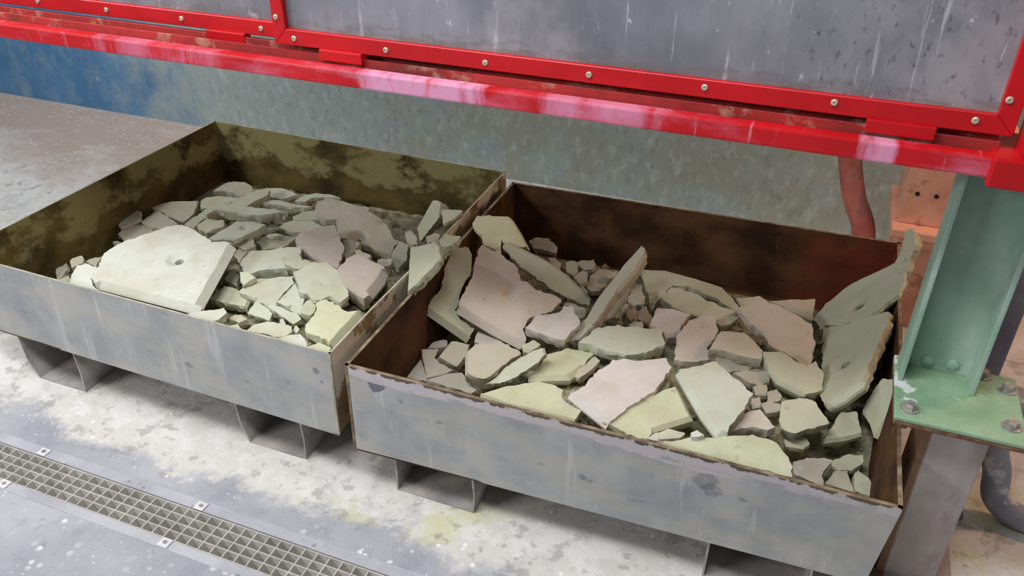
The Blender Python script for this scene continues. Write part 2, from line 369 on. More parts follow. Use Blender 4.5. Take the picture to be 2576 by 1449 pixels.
# front bottom corners taken from the lower edge of each front panel
TA = [atz(u, v, HA) for u, v in TA_px]; TB = [atz(u, v, HB) for u, v in TB_px]
BA = bottoms(TA_px, HA, GA, Vector((TA[0].x+.005, TA[0].y, 0)), Vector((TA[1].x, TA[1].y-.006, 0)))
BB = bottoms(TB_px, HB, GB, Vector((TB[0].x, TB[0].y-.004, 0)), Vector((TB[1].x-.012, TB[1].y+.03, 0)))
trayA, TA, BA = tray('cake_tray', 'galvanised sheet tray holding the white holed slab, clean-edged rim', TA_px, HA, GA, (M['galvA'], M['rustA'], M['sideA']), .005, BA, M['rimA'])
trayB, TB, BB = tray('cake_tray', 'galvanised sheet tray beside the green post, dust-scummed brown rim', TB_px, HB, GB, (M['galvB'], M['rustB'], M['sideA']), .008, BB, M['rim'])
def pocket(root, xl, xr, y0, y1, G, bend=0.):
    t = .004; bm = bmesh.new()
    prof = [(xl, G), (xl+bend*.15, G*.45), (xl+bend, .0), (xr, .0), (xr+.004, G*.5), (xr, G)]
    inn = [(xl+t, G), (xl+t+bend*.15, G*.45), (xl+t+bend, t), (xr-t, t), (xr+.004-t, G*.5), (xr-t, G)]
    n = len(prof)
    for k in range(n-1):
        a = [Vector((q[0], y0, q[1])) for q in (prof[k], prof[k+1], inn[k+1], inn[k])]
        hexa(bm, a, [Vector((p.x, y1, p.z)) for p in a])
    return link('fork_pocket', bm, M['pocket'], root)
def px_x(u, v, z, y): return aty(u, v, y).x
yb = .012
pocket(trayB, atz(1003, 1227, 0).x, atz(1197, 1282, 0).x, TB[0].y+.012, TB[3].y-.02, GB)
xx = aty(1778, 1378, TB[0].y+.02).x; pocket(trayB, xx, xx+.2, TB[0].y+.03, TB[3].y-.02, GB)
pocket(trayA, aty(42, 850, TA[1].y+.01).x, aty(205, 957, TA[1].y+.01).x, TA[1].y+.012, TA[3].y-.02, GA, .03)
pocket(trayA, aty(588, 1018, TA[1].y+.01).x, aty(765, 1130, TA[1].y+.01).x, TA[1].y+.012, TA[3].y-.02, GA, .022)

# ------------------------------------------------------------------ red guard: beam, track, sliding doors
BY = .14
gx0, gx1 = -2.0, 1.36
guard = thing('guard_frame', (0, BY, .895), 'red painted steel beam and door track caked with pink dust, above the trays', 'guard frame')
zt, zb = .927, .895
box('beam', gx0, gx1, BY, BY+.030, zb, zt, M['red_beam'], guard, .004)
box('track_rail', gx0, 1.095, BY+.034, BY+.039, zt-.02, zt+.014, M['red_rail'], guard, .001)
box('track_base', gx0, 1.215, BY+.030, BY+.175, zt-.024, zt-.016, M['red_rail'], guard, .001)
box('track_rail', gx0, 1.095, BY+.062, BY+.067, zt-.02, zt+.018, M['red_rail'], guard, .001)
box('end_post', 1.118, 1.17, BY+.002, BY+.06, zt+.001, 1.75, M['red_clean'], guard, .003)
box('corner_block', 1.085, 1.36, BY-.012, BY+.05, zb-.010, zt+.004, M['red_clean'], guard, .004)
lathe_bm = bmesh.new(); lathe(lathe_bm, (1.155, BY-.013, .905), (0, -1, 0), [(.014, 0), (.014, .003), (.008, .004)], 16); link('bolt_hole', lathe_bm, M['dark'], guard)

def door(label, y, x0, x1, z0, z1, wb, screws, blocks, ws=.028):
    r = thing('sliding_door', ((x0+x1)/2, y, z0), label, 'door'); d = .012
    def bar(n, pts):
        bm = bmesh.new(); hexa(bm, [Vector((p[0], y, p[1])) for p in pts], [Vector((p[0], y+d, p[1])) for p in pts]); 
        bmesh.ops.bevel(bm, geom=bm.edges[:], offset=.0012, segments=1, affect='EDGES'); return link(n, bm, M['red_clean'], r)
    bar('bottom_bar', [(x0, z0), (x1, z0), (x1-ws, z0+wb), (x0+ws, z0+wb)])
    bar('top_bar', [(x0, z1), (x0+ws, z1-wb), (x1-ws, z1-wb), (x1, z1)])
    bar('side_bar', [(x0, z0), (x0+ws, z0+wb), (x0+ws, z1-wb), (x0, z1)])
    bar('side_bar', [(x1, z0), (x1, z1), (x1-ws, z1-wb), (x1-ws, z0+wb)])
    box('pane', x0+.012, x1-.012, y+d+.0005, y+d+.0045, z0+.01, z1-.01, M['pane'], r, 0)
    for u, v in screws:
        p = aty(u, v, y); bm = bmesh.new()
        lathe(bm, (p.x, y, p.z), (0, -1, 0), [(.0056, -.001), (.0056, .0012), (.0040, .0030), (.0018, .0030), (.0016, .0016)], 14)
        link('rivet', bm, M['screw'], r)
    for u0, u1, v0, v1 in blocks:
        a, b = aty(u0, v0, y+.001), aty(u1, v1, y+.001)
        box('guide_block', a.x, b.x, y-.006, y+.016, z0-.020, z0+.001, M['red_clean'], r, .002)
    return r
yr, yl = BY+.030, BY+.066
zr = .952
door('red framed sliding door with grey dusty pane, full-width one by the green post', yr, aty(692, 108, yr).x, aty(2548, 345, yr).x, zr, 1.70, .030,
     [(694, 43), (740, 97), (971, 126), (1221, 158), (1482, 188), (1773, 220), (2099, 258), (2454, 303), (2540, 252)], [(808, 915, 140, 165), (2178, 2350, 310, 345)])
zl = .951
door('red framed sliding door partly hidden behind the other door', yl, gx0+.1, aty(760, 100, yl).x, zl, 1.70, .030,
     [(95, 3), (268, 25), (457, 47), (657, 72)], [(525, 622, 85, 105)])
# red press upright seen through the dusty pane
pu = thing('press_upright', (.05, .5, 0), 'dim red upright seen through the dusty door pane', 'post')
a = aty(768, 60, .42).x; b = aty(832, 60, .42).x
bm = bmesh.new(); bbox(bm, a, b, .42, .48, .93, 1.9, .004); link('upright', bm, M['red_clean'], pu)
bm = bmesh.new(); bbox(bm, gx0, 1.3, .42, .50, 1.90, 1.98, .004); link('top_beam', bm, M['red_clean'], pu)

# ------------------------------------------------------------------ green post on its galvanised leg
PZ = .435
post = thing('support_post', (1.165, .23, 0), 'green channel post bolted on a rusty galvanised leg beside the tray', 'post')
P1 = [atz(2253, 1048, PZ), atz(2576, 1115, PZ)]
px0, px1, py0, py1 = 1.066, 1.280, .130, .330
box('leg', 1.128, 1.236, .17, .285, .008, PZ-.012, M['leg'], post, .004)
box('floor_plate', 1.10, 1.275, .15, .31, .0, .009, M['leg'], post, .002)
for y in (.19, .25): pass
box('flange_plate', px0, px1, py0, py1, PZ-.018, PZ-.0095, M['rusty_edge'], post, .003)
box('flange_plate', px0, px1, py0, py1, PZ-.009, PZ, M['plate'], post, .003)
bm = bmesh.new(); cxl, cxr, cyf, cyb = 1.071, 1.202, .243, .310
bbox(bm, cxl, cxr, cyb-.008, cyb, PZ, .9025, .002); bbox(bm, cxl, cxl+.009, cyf, cyb-.006, PZ, .9025, .002); bbox(bm, cxr-.009, cxr, cyf, cyb-.006, PZ, .9025, .002)
link('channel_column', bm, M['green'], post)
for x, y in ((1.091, .162), (1.257, .176), (1.262, .287), (1.2225, .318)):
    bolt('hex_bolt', (x, y, PZ), (0, 0, 1), .0115, .011, M['bolt'], post)
    bm = bmesh.new(); lathe(bm, (x, y, PZ-.018), (0, 0, -1), [(.012, 0), (.012, .012), (.006, .013), (.006, .024)], 12); link('bolt_nut', bm, M['rusty_edge'], post)
for u, v in ((2334, 906), (2397, 917)):
    p = aty(u, v, cyb-.008); bm = bmesh.new(); lathe(bm, (p.x, cyb-.008, p.z), (0, -1, 0), [(.011, 0), (.011, .004), (.006, .007)], 16); link('web_rivet', bm, M['green'], post, smooth=40)
# grey post further back
gp = thing('steel_post', (1.30, .46, 0), 'grey violet steel post standing behind the green post', 'post')
p = aty(2545, 800, .42)
bm = bmesh.new(); bbox(bm, p.x-.055, p.x+.018, .42, .48, .012, 1.6, .004); link('shaft', bm, M['post2'], gp)
bm = bmesh.new(); bbox(bm, p.x-.085, p.x+.048, .39, .51, .0, .0125, .003); link('foot_plate', bm, M['post2'], gp)

# salmon pedestal and hose behind the tray
ped = thing('press_pedestal', (1.2, 1.3, 0), 'salmon painted pedestal with a bolted box foot behind the tray', 'pedestal')
box('plinth', 1.115, 1.36, 1.16, 1.42, 0, .30, M['pink'], ped, .006)
box('base_flange', 1.085, 1.37, 1.13, 1.45, .30, .325, M['pink'], ped, .004)
box('box_foot', 1.10, 1.34, 1.18, 1.40, .325, .60, M['pink'], ped, .006)
box('upright', 1.13, 1.30, 1.20, 1.38, .60, 1.6, M['pink'], ped, .006)
for u, v in ((2308, 487), (2356, 494)):
    q = aty(u, v, 1.18); bm = bmesh.new(); lathe(bm, (q.x, 1.1795, q.z), (0, -1, 0), [(.006, 0), (.006, .002), (.003, .0025)], 12); link('bolt_hole', bm, M['dark'], ped)
hp = [aty(2137, 200, 1.35), aty(2137, 330, 1.34), aty(2140, 420, 1.32), aty(2150, 500, 1.30), aty(2172, 575, 1.28)]
hp += [Vector((hp[-1].x+.015, 1.24, .13)), Vector((hp[-1].x-.02, 1.20, .055)), Vector((hp[-1].x-.14, 1.16, .034)), Vector((hp[-1].x-.4, 1.16, .034))]
bm = bmesh.new(); tube(bm, spline(hp, 8), .033, 18)
tag(link('press_hose', bm, M['hose'], smooth=50), 'dusty red hose curving down behind the tray beside the pedestal', 'hose')
# grey drain pipe on the floor
q = atz(2478, 1230, .03)
a = aty(2497, 1128, .44)
pts = [Vector((a.x+.005, .44, .33)), Vector((a.x, .44, .2)), Vector((q.x-.005, .44, .12)), Vector((q.x+.008, .43, .06)), Vector((q.x+.05, .42, .031)), Vector((q.x+.12, .415, .029)), Vector((q.x+.5, .41, .029))]
bm = bmesh.new(); tube(bm, spline(pts, 7), .028, 18)
pipe = tag(link('drain_pipe', bm, M['pvc'], smooth=50, loc=(q.x, .44, 0)), 'dusty grey plastic drain pipe bending along the floor by the post', 'pipe')
bm = bmesh.new(); tube(bm, [Vector((q.x+.075, .4185, .030)), Vector((q.x+.115, .4155, .0295))], .0315, 18); link('pipe_collar', bm, M['pvc'], pipe, smooth=50)

# ------------------------------------------------------------------ filter cake slabs
# windows onto the photograph in which outlines were traced: origin and scale
R1, R2, R3, R4, R5, R6 = (0, 250, 2.634), (450, 400, 2.8986), (950, 450, 2.6347), (1550, 550, 2.415), (1000, 800, 3.22), (1650, 850, 2.634)
R9, R10, R11, R12, R13, R14 = (450, 430, 6.586), (700, 480, 6.586), (580, 620, 5.174), (1980, 560, 4.829), (1300, 560, 4.83), (80, 540, 6.588)
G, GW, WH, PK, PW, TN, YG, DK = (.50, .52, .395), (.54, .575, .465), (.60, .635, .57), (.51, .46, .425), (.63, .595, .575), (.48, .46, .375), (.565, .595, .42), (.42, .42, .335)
SLABS = []; FOOT = {'A': [], 'B': []}
def resample(P, broken, step, amp, sd):
    out = []; n = len(P)
    for i in range(n):
        a, b = P[i], P[(i+1) % n]; L = (b-a).length; k = max(1, int(L/step)); d = (b-a).normalized() if L > 1e-6 else Vector((1, 0)); nr = Vector((d.y, -d.x))
        for s in range(k):
            q = a.lerp(b, s/k)
            if broken[i] and s > 0:
                q = q+nr*(noise.noise(Vector((q.x*38, q.y*38, sd)))*amp+noise.noise(Vector((q.x*130, q.y*130, sd+9)))*amp*.5)
            out.append((q, broken[i] if s else (broken[i] and broken[i-1])))
    return out
def slab(tray, reg, pts, z, th, colour, label, clean=(), hole=None, bev=.011, group=None, rough=1., name='filter_cake_piece', warp=1., parent=None):
    """pts: traced outline of the upper face; z: (z, slope x, slope y) at the middle, or three (corner, height) pairs"""
    ox, oy, s = reg; px = [(ox+x/s, oy+y/s) for x, y in pts]; sd = len(SLABS)*1.37
    if isinstance(z[0], tuple):
        q = [atz(*px[i], h) for i, h in z]; n = (q[1]-q[0]).cross(q[2]-q[0]).normalized(); o = q[0]
    else:
        cu, cv = sum(p[0] for p in px)/len(px), sum(p[1] for p in px)/len(px); o = atz(cu, cv, z[0]); n = Vector((-z[1], -z[2], 1)).normalized()
    if n.z < 0: n = -n
    P = []
    for u, v in px: d = ray(u, v); P.append(CAM+d*((o-CAM).dot(n)/d.dot(n)))
    c = sum(P, Vector())/len(P); ex = (P[1]-P[0]); ex = (ex-n*ex.dot(n)).normalized(); ey = n.cross(ex)
    Q = [Vector(((p-c).dot(ex), (p-c).dot(ey))) for p in P]
    ar = sum(Q[i].x*Q[(i+1) % len(Q)].y-Q[(i+1) % len(Q)].x*Q[i].y for i in range(len(Q)))/2; br = [i not in clean for i in range(len(Q))]
    if ar < 0: Q = Q[::-1]; br = [br[(len(Q)-2-i) % len(Q)] for i in range(len(Q))]
    size = math.sqrt(abs(ar)); step = min(.008, max(.0045, size/12))
    L = resample(Q, br, step, min(.0065, size*.055)*rough, sd); N = len(L)
    nr = []
    for i in range(N):
        d = (L[(i+1) % N][0]-L[i-1][0]); d = d.normalized() if d.length > 1e-9 else Vector((1, 0)); nr.append(Vector((d.y, -d.x)))
    def lev(depth, off_clean, off_br, jit, k):
        o = []
        for i, (q, b) in enumerate(L):
            if b: q2 = q+nr[i]*(off_br+jit*noise.noise(Vector((q.x*70, q.y*70, sd+k*3.3)))); dz = depth+jit*.6*noise.noise(Vector((q.x*55+9, q.y*55, sd+k)))
            else: q2 = q+nr[i]*off_clean; dz = depth
            o.append((q2, dz))
        return o
    bv = min(bev, th*.55)
    E = [(Q[i], Q[(i+1) % len(Q)]) for i in range(len(Q)) if not br[i]]
    def inset(q):
        for _ in range(3):
            for a, b in E:
                d = (b-a); le = d.length; d = d/le; nn = Vector((-d.y, d.x)); t_ = (q-a).dot(d); h = (q-a).dot(nn)
                if -bv < t_ < le+bv and -.001 < h < bv: q = q+nn*(bv-h)
        return q
    top = [q if b else inset(q) for q, b in L]
    # interior points
    xs = [q.x for q in top]; ys = [q.y for q in top]; g = max(.012, size/9); rnd = random.Random(int(sd*100)); inner = []
    def inside(p):
        r = False
        for i in range(N):
            a, b = top[i], top[i-1]
            if (a.y > p.y) != (b.y > p.y) and p.x < (b.x-a.x)*(p.y-a.y)/(b.y-a.y)+a.x: r = not r
        return r
    hc = None
    if hole:
        (hx, hy), hr, dr_, dd = hole; d = ray(ox+hx/s, oy+hy/s); hp3 = CAM+d*((o-CAM).dot(n)/d.dot(n)); hc = Vector(((hp3-c).dot(ex), (hp3-c).dot(ey)))
    y = min(ys)
    while y < max(ys):
        x = min(xs)
        while x < max(xs):
            p = Vector((x+rnd.uniform(-.3, .3)*g, y+rnd.uniform(-.3, .3)*g))
            if inside(p) and min((p-t).length for t in top) > g*.45 and not (hc and (p-hc).length < dr_*1.12): inner.append(p)
            x += g
        y += g
    verts = list(top); faces = [list(range(N))]
    if hc:
        hN = 20
        if hr: faces.append([N+i for i in range(hN)][::-1]); verts += [hc+Vector((math.cos(2*math.pi*i/hN), math.sin(2*math.pi*i/hN)))*hr for i in range(hN)]
        for f in (.45, .72, .9, 1.05):
            r_ = hr+(dr_-hr)*f
            verts += [q for q in (hc+Vector((math.cos(2*math.pi*(i+.5*f)/hN), math.sin(2*math.pi*(i+.5*f)/hN)))*r_ for i in range(hN)) if inside(q)]
        if not hr: verts.append(hc)
    verts += inner
    vo, eo, fo, ov, oe, of_ = delaunay_2d_cdt(verts, [(i, (i+1) % N) for i in range(N)]+([(N+i, N+(i+1) % 20) for i in range(20)] if hc and hr else []), [], 0, 1e-6)
    mid = lambda f: sum((vo[i] for i in f), Vector((0, 0)))/len(f)
    fo = [f for f in fo if inside(mid(f)) and not (hc and hr and (mid(f)-hc).length < hr*.99)]
    bm = bmesh.new()
    def hz(p):
        h = warp*(.0022*noise.noise(Vector((p.x*14, p.y*14, sd)))+.0012*noise.noise(Vector((p.x*45, p.y*45, sd))))
        if hc:
            r = (p-hc).length
            if r < dr_*1.1: f = max(0., 1-(r-hr)/(dr_-hr)); h -= dd*(f*f*(3-2*f))
        return h
    W = lambda p, dz: c+ex*p.x+ey*p.y+n*dz
    vt = [bm.verts.new(W(p, hz(p))) for p in vo]; idx = {}
    for k, srcs in enumerate(ov):
        for s_ in srcs: idx[s_] = k
    for f in fo:
        try: bm.faces.new([vt[i] for i in f])
        except ValueError: pass
    rings = [[vt[idx[i]] for i in range(N)]]
    for k, (dp, oc, ob, jt) in enumerate(((bv, 0., .0005, .0045), (th*.62, .0, -.002, .007), (th, -bv*.6, -.005, .006))):
        rings.append([bm.verts.new(W(q, -dz)) for q, dz in lev(max(dp, th*(.28, .62, 1)[k]) if k else max(bv, th*.28), oc, ob, jt, k+1)])
    for a, b in zip(rings, rings[1:]):
        for i in range(N):
            j = (i+1) % N
            try: bm.faces.new((a[i], b[i], b[j]) if a[i] is a[j] else (a[i], b[i], b[j], a[j]))
            except ValueError: pass
    bot = rings[-1]
    if hc and hr:
        lo = [bm.verts.new(W(hc+Vector((math.cos(2*math.pi*i/20), math.sin(2*math.pi*i/20)))*hr*.9, -th)) for i in range(20)]
        up = [vt[idx[N+i]] for i in range(20)]
        for i in range(20):
            try: bm.faces.new((up[i], up[(i+1) % 20], lo[(i+1) % 20], lo[i]))
            except (ValueError, KeyError): pass
    vb = {idx[i]: bot[i] for i in range(N)}
    if hc and hr: vb.update({idx[N+i]: lo[i] for i in range(20)})
    for f in fo:
        for i in f:
            if i not in vb: vb[i] = bm.verts.new(W(vo[i], -th))
        try: bm.faces.new([vb[i] for i in f][::-1])
        except ValueError: pass
    FOOT[tray].append(([W(p, -th) for p in top], n, c-n*th))
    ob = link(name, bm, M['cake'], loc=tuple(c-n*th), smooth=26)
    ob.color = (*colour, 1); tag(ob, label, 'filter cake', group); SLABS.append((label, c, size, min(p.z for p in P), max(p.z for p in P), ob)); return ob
FA = 'broken filter cake in the tray with the holed white slab'; FB = 'broken filter cake in the tray beside the green post'
def frag(tray, reg, pts, z, th, colour, where, **k):
    k.setdefault('rough', 1.7); k.setdefault('warp', 3.)
    return slab(tray, reg, pts, z, th, colour, where, name='filter_cake_fragment', group='small fragments in the '+('holed-slab tray' if tray == 'A' else 'tray beside the post'), **k)
# ---- tray with the holed white slab
slab('A', R1, [(600, 1180), (655, 1090), (690, 1020), (760, 975), (850, 930), (960, 895), (1040, 865), (1100, 840), (1185, 830), (1240, 840), (1290, 865), (1330, 895), (1385, 925), (1400, 945), (1480, 940), (1555, 958), (1310, 1400), (640, 1228)],
     (.352, .0, .16), .03, WH, 'big white slab with a round dished hole, lying on top of the heap', (15, 16), ((1178, 1052), .0115, .034, .013), .020)
slab('A', R1, [(450, 1225), (480, 1150), (510, 1100), (570, 1085), (640, 1110), (600, 1190), (625, 1240), (690, 1300), (640, 1285), (540, 1255)], (.30, .0, .35), .028, WH, 'pale slab tucked under the broken end of the holed white slab', (), None, .01, FA)
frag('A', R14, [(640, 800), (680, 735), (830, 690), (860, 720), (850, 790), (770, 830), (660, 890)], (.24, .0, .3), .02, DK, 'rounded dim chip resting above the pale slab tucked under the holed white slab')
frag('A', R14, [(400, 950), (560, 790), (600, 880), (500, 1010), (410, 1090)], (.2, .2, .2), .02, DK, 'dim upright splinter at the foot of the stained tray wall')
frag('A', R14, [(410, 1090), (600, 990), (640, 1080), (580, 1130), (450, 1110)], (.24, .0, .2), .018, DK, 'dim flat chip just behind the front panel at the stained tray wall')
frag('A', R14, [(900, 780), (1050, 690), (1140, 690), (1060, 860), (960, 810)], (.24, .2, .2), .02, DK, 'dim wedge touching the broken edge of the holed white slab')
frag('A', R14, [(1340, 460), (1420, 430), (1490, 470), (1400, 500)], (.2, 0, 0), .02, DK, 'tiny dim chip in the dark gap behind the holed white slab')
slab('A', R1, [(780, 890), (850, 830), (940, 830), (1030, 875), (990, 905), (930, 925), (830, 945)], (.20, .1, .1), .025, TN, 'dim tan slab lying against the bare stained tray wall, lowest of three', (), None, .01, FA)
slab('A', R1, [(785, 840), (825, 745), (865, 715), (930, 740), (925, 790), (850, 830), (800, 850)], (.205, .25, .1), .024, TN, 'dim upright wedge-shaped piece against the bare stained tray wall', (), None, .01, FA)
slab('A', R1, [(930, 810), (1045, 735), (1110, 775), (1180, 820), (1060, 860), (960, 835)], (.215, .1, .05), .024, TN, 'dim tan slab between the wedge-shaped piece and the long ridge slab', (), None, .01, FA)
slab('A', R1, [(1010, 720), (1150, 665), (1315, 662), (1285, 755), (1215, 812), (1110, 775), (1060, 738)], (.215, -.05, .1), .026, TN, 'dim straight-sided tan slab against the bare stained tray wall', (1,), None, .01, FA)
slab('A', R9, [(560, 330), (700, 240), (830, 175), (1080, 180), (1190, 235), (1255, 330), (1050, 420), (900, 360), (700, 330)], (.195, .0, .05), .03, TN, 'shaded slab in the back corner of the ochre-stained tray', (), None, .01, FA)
slab('A', R9, [(355, 505), (450, 440), (700, 415), (950, 445), (1010, 470), (750, 560), (560, 600), (370, 625)], (.215, .0, .12), .03, G, 'pale slab leaning behind the long ridge slab', (), None, .01, FA)
slab('A', R9, [(90, 890), (330, 710), (520, 600), (820, 540), (1020, 440), (1300, 310), (1500, 290), (1460, 400), (1300, 480), (1120, 590), (760, 690), (400, 800), (240, 950)], (.238, .06, .10), .03, G, 'long narrow slab ridged across the top of the heap', (), None, .01, FA)
slab('A', R9, [(1450, 280), (1700, 285), (1850, 340), (1960, 390), (1700, 470), (1440, 420), (1500, 330)], (.222, .05, .1), .024, GW, 'pale flat slab at the far crest of the heap', (), None, .01, FA)
slab('A', R10, [(265, 165), (430, 80), (640, 40), (850, 60), (1020, 105), (700, 110), (560, 120), (440, 190)], (.215, .0, .12), .020, GW, 'thin splinter slab at the far crest of the heap', (), None, .008, FA)
slab('A', R9, [(1290, 520), (1420, 470), (1700, 490), (1900, 545), (2200, 590), (2100, 610), (1850, 600), (1640, 560), (1460, 545)], (.232, -.02, .08), .026, GW, 'blocky slab with a crumbled face below the far crest', (), None, .008, FA)
slab('A', R9, [(400, 660), (600, 610), (820, 590), (1110, 590), (1500, 630), (1790, 665), (1640, 690), (1380, 730), (1060, 730), (960, 690), (620, 650), (460, 720)], (.262, .0, .06), .030, GW, 'slab showing a thick crumbly broken side in the middle of the heap', (), None, .008, FA)
frag('A', R9, [(300, 900), (420, 820), (560, 800), (740, 820), (730, 930), (560, 960), (440, 1000), (340, 960)], (.278, 0, .2), .034, G, 'crumbly lump directly behind the holed white slab', rough=2.2, warp=4)
slab('A', R9, [(490, 1110), (760, 960), (960, 830), (1280, 850), (1440, 900), (1300, 980), (1060, 1090), (900, 1160), (720, 1130), (560, 1150)], (.298, .0, .08), .026, GW, 'slab with a narrow slot-like hole behind the holed white slab', (), ((1080, 930), .0, .016, .016), .01, FA)
slab('A', R10, [(250, 420), (440, 340), (620, 320), (690, 400), (680, 480), (420, 490), (240, 490)], (.262, .05, .1), .03, G, 'rough green slab beside the dome-shaped slab with a hole', (), None, .01, FA)
slab('A', R10, [(0, 620), (110, 530), (240, 495), (560, 500), (760, 600), (420, 690), (250, 690)], (.272, .05, .12), .028, G, 'low tan-green slab under the rough green slab', (), None, .01, FA)
slab('A', R10, [(640, 170), (800, 130), (1020, 150), (1330, 265), (1560, 300), (1780, 420), (1910, 560), (2010, 790), (1860, 1060), (1640, 990), (1400, 880), (1180, 800), (1030, 770), (960, 560), (980, 480), (760, 470), (680, 400), (620, 320)],
     (.292, -.10, .10), .036, TN, 'large rounded slab with a dished hole near the back panel', (4, 5, 6), ((1320, 760), .0095, .034, .018), .018, FA, warp=2.5)
slab('A', R10, [(280, 820), (380, 700), (560, 640), (940, 570), (990, 720), (1040, 850), (1100, 940), (1050, 1080), (980, 1280), (850, 1240), (640, 1160), (420, 990), (350, 950)], (.312, -.06, .10), .030, PK, 'cracked pink-tinged slab at the crown of the heap', (), None, .01, FA, warp=2.5)
frag('A', R10, [(1040, 790), (1200, 800), (1360, 860), (1290, 960), (1180, 1080), (1110, 1100), (1100, 920)], (.288, .1, .1), .03, TN, 'tan broken wedge below the dished hole of the large rounded slab')
frag('A', R10, [(1260, 970), (1340, 960), (1530, 1060), (1500, 1110), (1350, 1090)], (.322, .0, .1), .016, G, 'thin pale flake on the pinkish slab beside the rounded slab')
frag('A', R10, [(1640, 1110), (1720, 1100), (1880, 1150), (1860, 1240), (1740, 1260), (1640, 1200)], (.312, .0, .1), .03, TN, 'tan nub between the large rounded slab and the side panel')
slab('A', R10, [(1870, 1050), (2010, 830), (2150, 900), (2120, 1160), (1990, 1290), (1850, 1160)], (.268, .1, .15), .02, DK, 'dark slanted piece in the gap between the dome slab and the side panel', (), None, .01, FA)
slab('A', R11, [(120, 230), (170, 150), (280, 60), (520, 40), (740, 0), (900, 10), (920, 60), (860, 210), (770, 270), (560, 300), (360, 320), (215, 355)], (.312, .0, .12), .032, GW, 'smooth pale green slab with a chipped corner in mid heap', (), None, .01, FA)
frag('A', R11, [(680, 130), (780, 60), (900, 60), (930, 180), (1080, 170), (1000, 260), (850, 300), (720, 240)], (.333, 0, .1), .03, G, 'crumbly ring-shaped lump between the smooth pale green slab and the pitted slab', rough=2.4, warp=5)
slab('A', R11, [(820, 330), (950, 270), (1100, 200), (1280, 230), (1390, 310), (1440, 380), (1500, 500), (1540, 640), (1430, 730), (1290, 640), (1180, 690), (1060, 680), (1000, 620), (900, 600), (870, 480)], (.334, -.03, .10), .03, GW, 'pitted pale slab with a small rectangular dent', (), ((1205, 485), .0, .007, .005), .01, FA, warp=3)
slab('A', R10, [(980, 1320), (1180, 1090), (1300, 1050), (1600, 1190), (1820, 1300), (1760, 1449), (1560, 1700), (1420, 1800), (1150, 1640), (1020, 1440)], (.335, -.10, .12), .040, PK, 'pinkish square-edged slab pressed against the side panel', (4, 5), None, .018, FA, warp=2)
frag('A', R11, [(125, 340), (190, 340), (330, 405), (150, 500), (120, 430)], (.325, .0, .2), .02, GW, 'pale triangular chip at the chipped corner of the smooth pale green slab')
slab('A', R11, [(105, 590), (200, 500), (340, 430), (820, 390), (830, 480), (700, 590), (570, 740), (330, 680)], (.308, .0, .12), .028, GW, 'pale wedge slab split from its neighbour by a straight crack', (6,), None, .01, FA)
slab('A', R11, [(600, 730), (840, 490), (900, 600), (970, 680), (930, 780), (900, 850), (760, 790)], (.310, .02, .12), .028, GW, 'small straight-cracked slab next to the pale wedge slab', (5,), None, .01, FA)
frag('A', R11, [(915, 800), (980, 710), (1030, 690), (1110, 750), (1090, 860), (1040, 910), (930, 880)], (.315, .0, .15), .03, G, 'rounded pale fragment between the small cracked slab and the yellow-green corner slab')
slab('A', R11, [(970, 1100), (980, 1010), (1090, 900), (1120, 740), (1240, 690), (1340, 720), (1480, 830), (1640, 840), (1730, 870), (1640, 980), (1500, 1130), (1370, 1290), (1180, 1200)], (.338, -.02, .10), .034, YG, 'large smooth yellow-green slab in the corner where the two trays meet', (8, 9, 10), None, .022, FA)
slab('A', R11, [(220, 870), (330, 700), (480, 790), (540, 870), (500, 960), (370, 920)], (.290, .05, .25), .02, GW, 'upright pale chip below the cracked wedge slab', (), None, .008, FA)
slab('A', R11, [(430, 750), (620, 780), (850, 860), (920, 940), (820, 1010), (640, 890)], (.300, .0, .25), .02, GW, 'pointed pale shard below the cracked wedge slab', (), None, .008, FA)
slab('A', R11, [(200, 1100), (300, 1020), (480, 980), (640, 1000), (800, 1040), (800, 1100), (700, 1170), (560, 1175), (400, 1130)], (.312, .0, .10), .018, GW, 'flat oval slab lying just behind the front panel', (), None, .006, FA)
slab('A', R11, [(590, 1210), (760, 1150), (900, 1130), (970, 1200), (1000, 1290), (960, 1310)], (.325, .0, .08), .02, WH, 'whitish triangular slab lying just behind the front panel', (), None, .006, FA)
frag('A', R11, [(1010, 1310), (1140, 1240), (1310, 1320), (1290, 1390), (1130, 1350)], (.322, .0, .1), .025, YG, 'yellow-green fragment in the tray corner below the yellow-green corner slab')
frag('A', R11, [(0, 1010), (90, 990), (140, 1060), (190, 1110), (20, 1080)], (.318, 0, .1), .02, GW, 'pale fragment lying just behind the front panel beside the flat oval slab')
frag('A', R11, [(0, 920), (120, 900), (220, 960), (140, 1000), (20, 980)], (.285, 0, .1), .02, G, 'pale fragment under the straight corner of the holed white slab')
frag('A', R11, [(810, 1090), (850, 1040), (900, 1090), (860, 1140)], (.305, 0, .1), .018, GW, 'tiny pale crumb between the flat oval slab and the yellow-green corner slab')
frag('A', R11, [(640, 960), (680, 950), (720, 1000), (690, 1030)], (.29, 0, .1), .015, GW, 'tiny pale crumb under the pointed pale shard')
slab('A', R2, [(60, 1130), (200, 1110), (330, 1085), (350, 1120), (290, 1170), (220, 1195), (120, 1165)], (.318, .0, .12), .022, WH, 'pale ragged slab under the straight corner of the holed white slab', (), None, .006, FA)
slab('A', R2, [(215, 1020), (330, 920), (450, 970), (525, 1010), (490, 1080), (350, 1050)], (.285, .05, .12), .024, G, 'half-shaded slab under the straight edge of the holed white slab', (3,), None, .006, FA)
frag('A', R2, [(330, 860), (400, 790), (440, 850), (420, 930), (350, 900)], (.265, .1, .1), .022, G, 'dull block in the dark gap beside the straight edge of the holed white slab')
frag('A', R2, [(400, 700), (470, 620), (540, 630), (480, 700), (440, 760)], (.27, .1, .1), .022, G, 'dull sliver between the slot-holed slab and the smooth pale green slab')
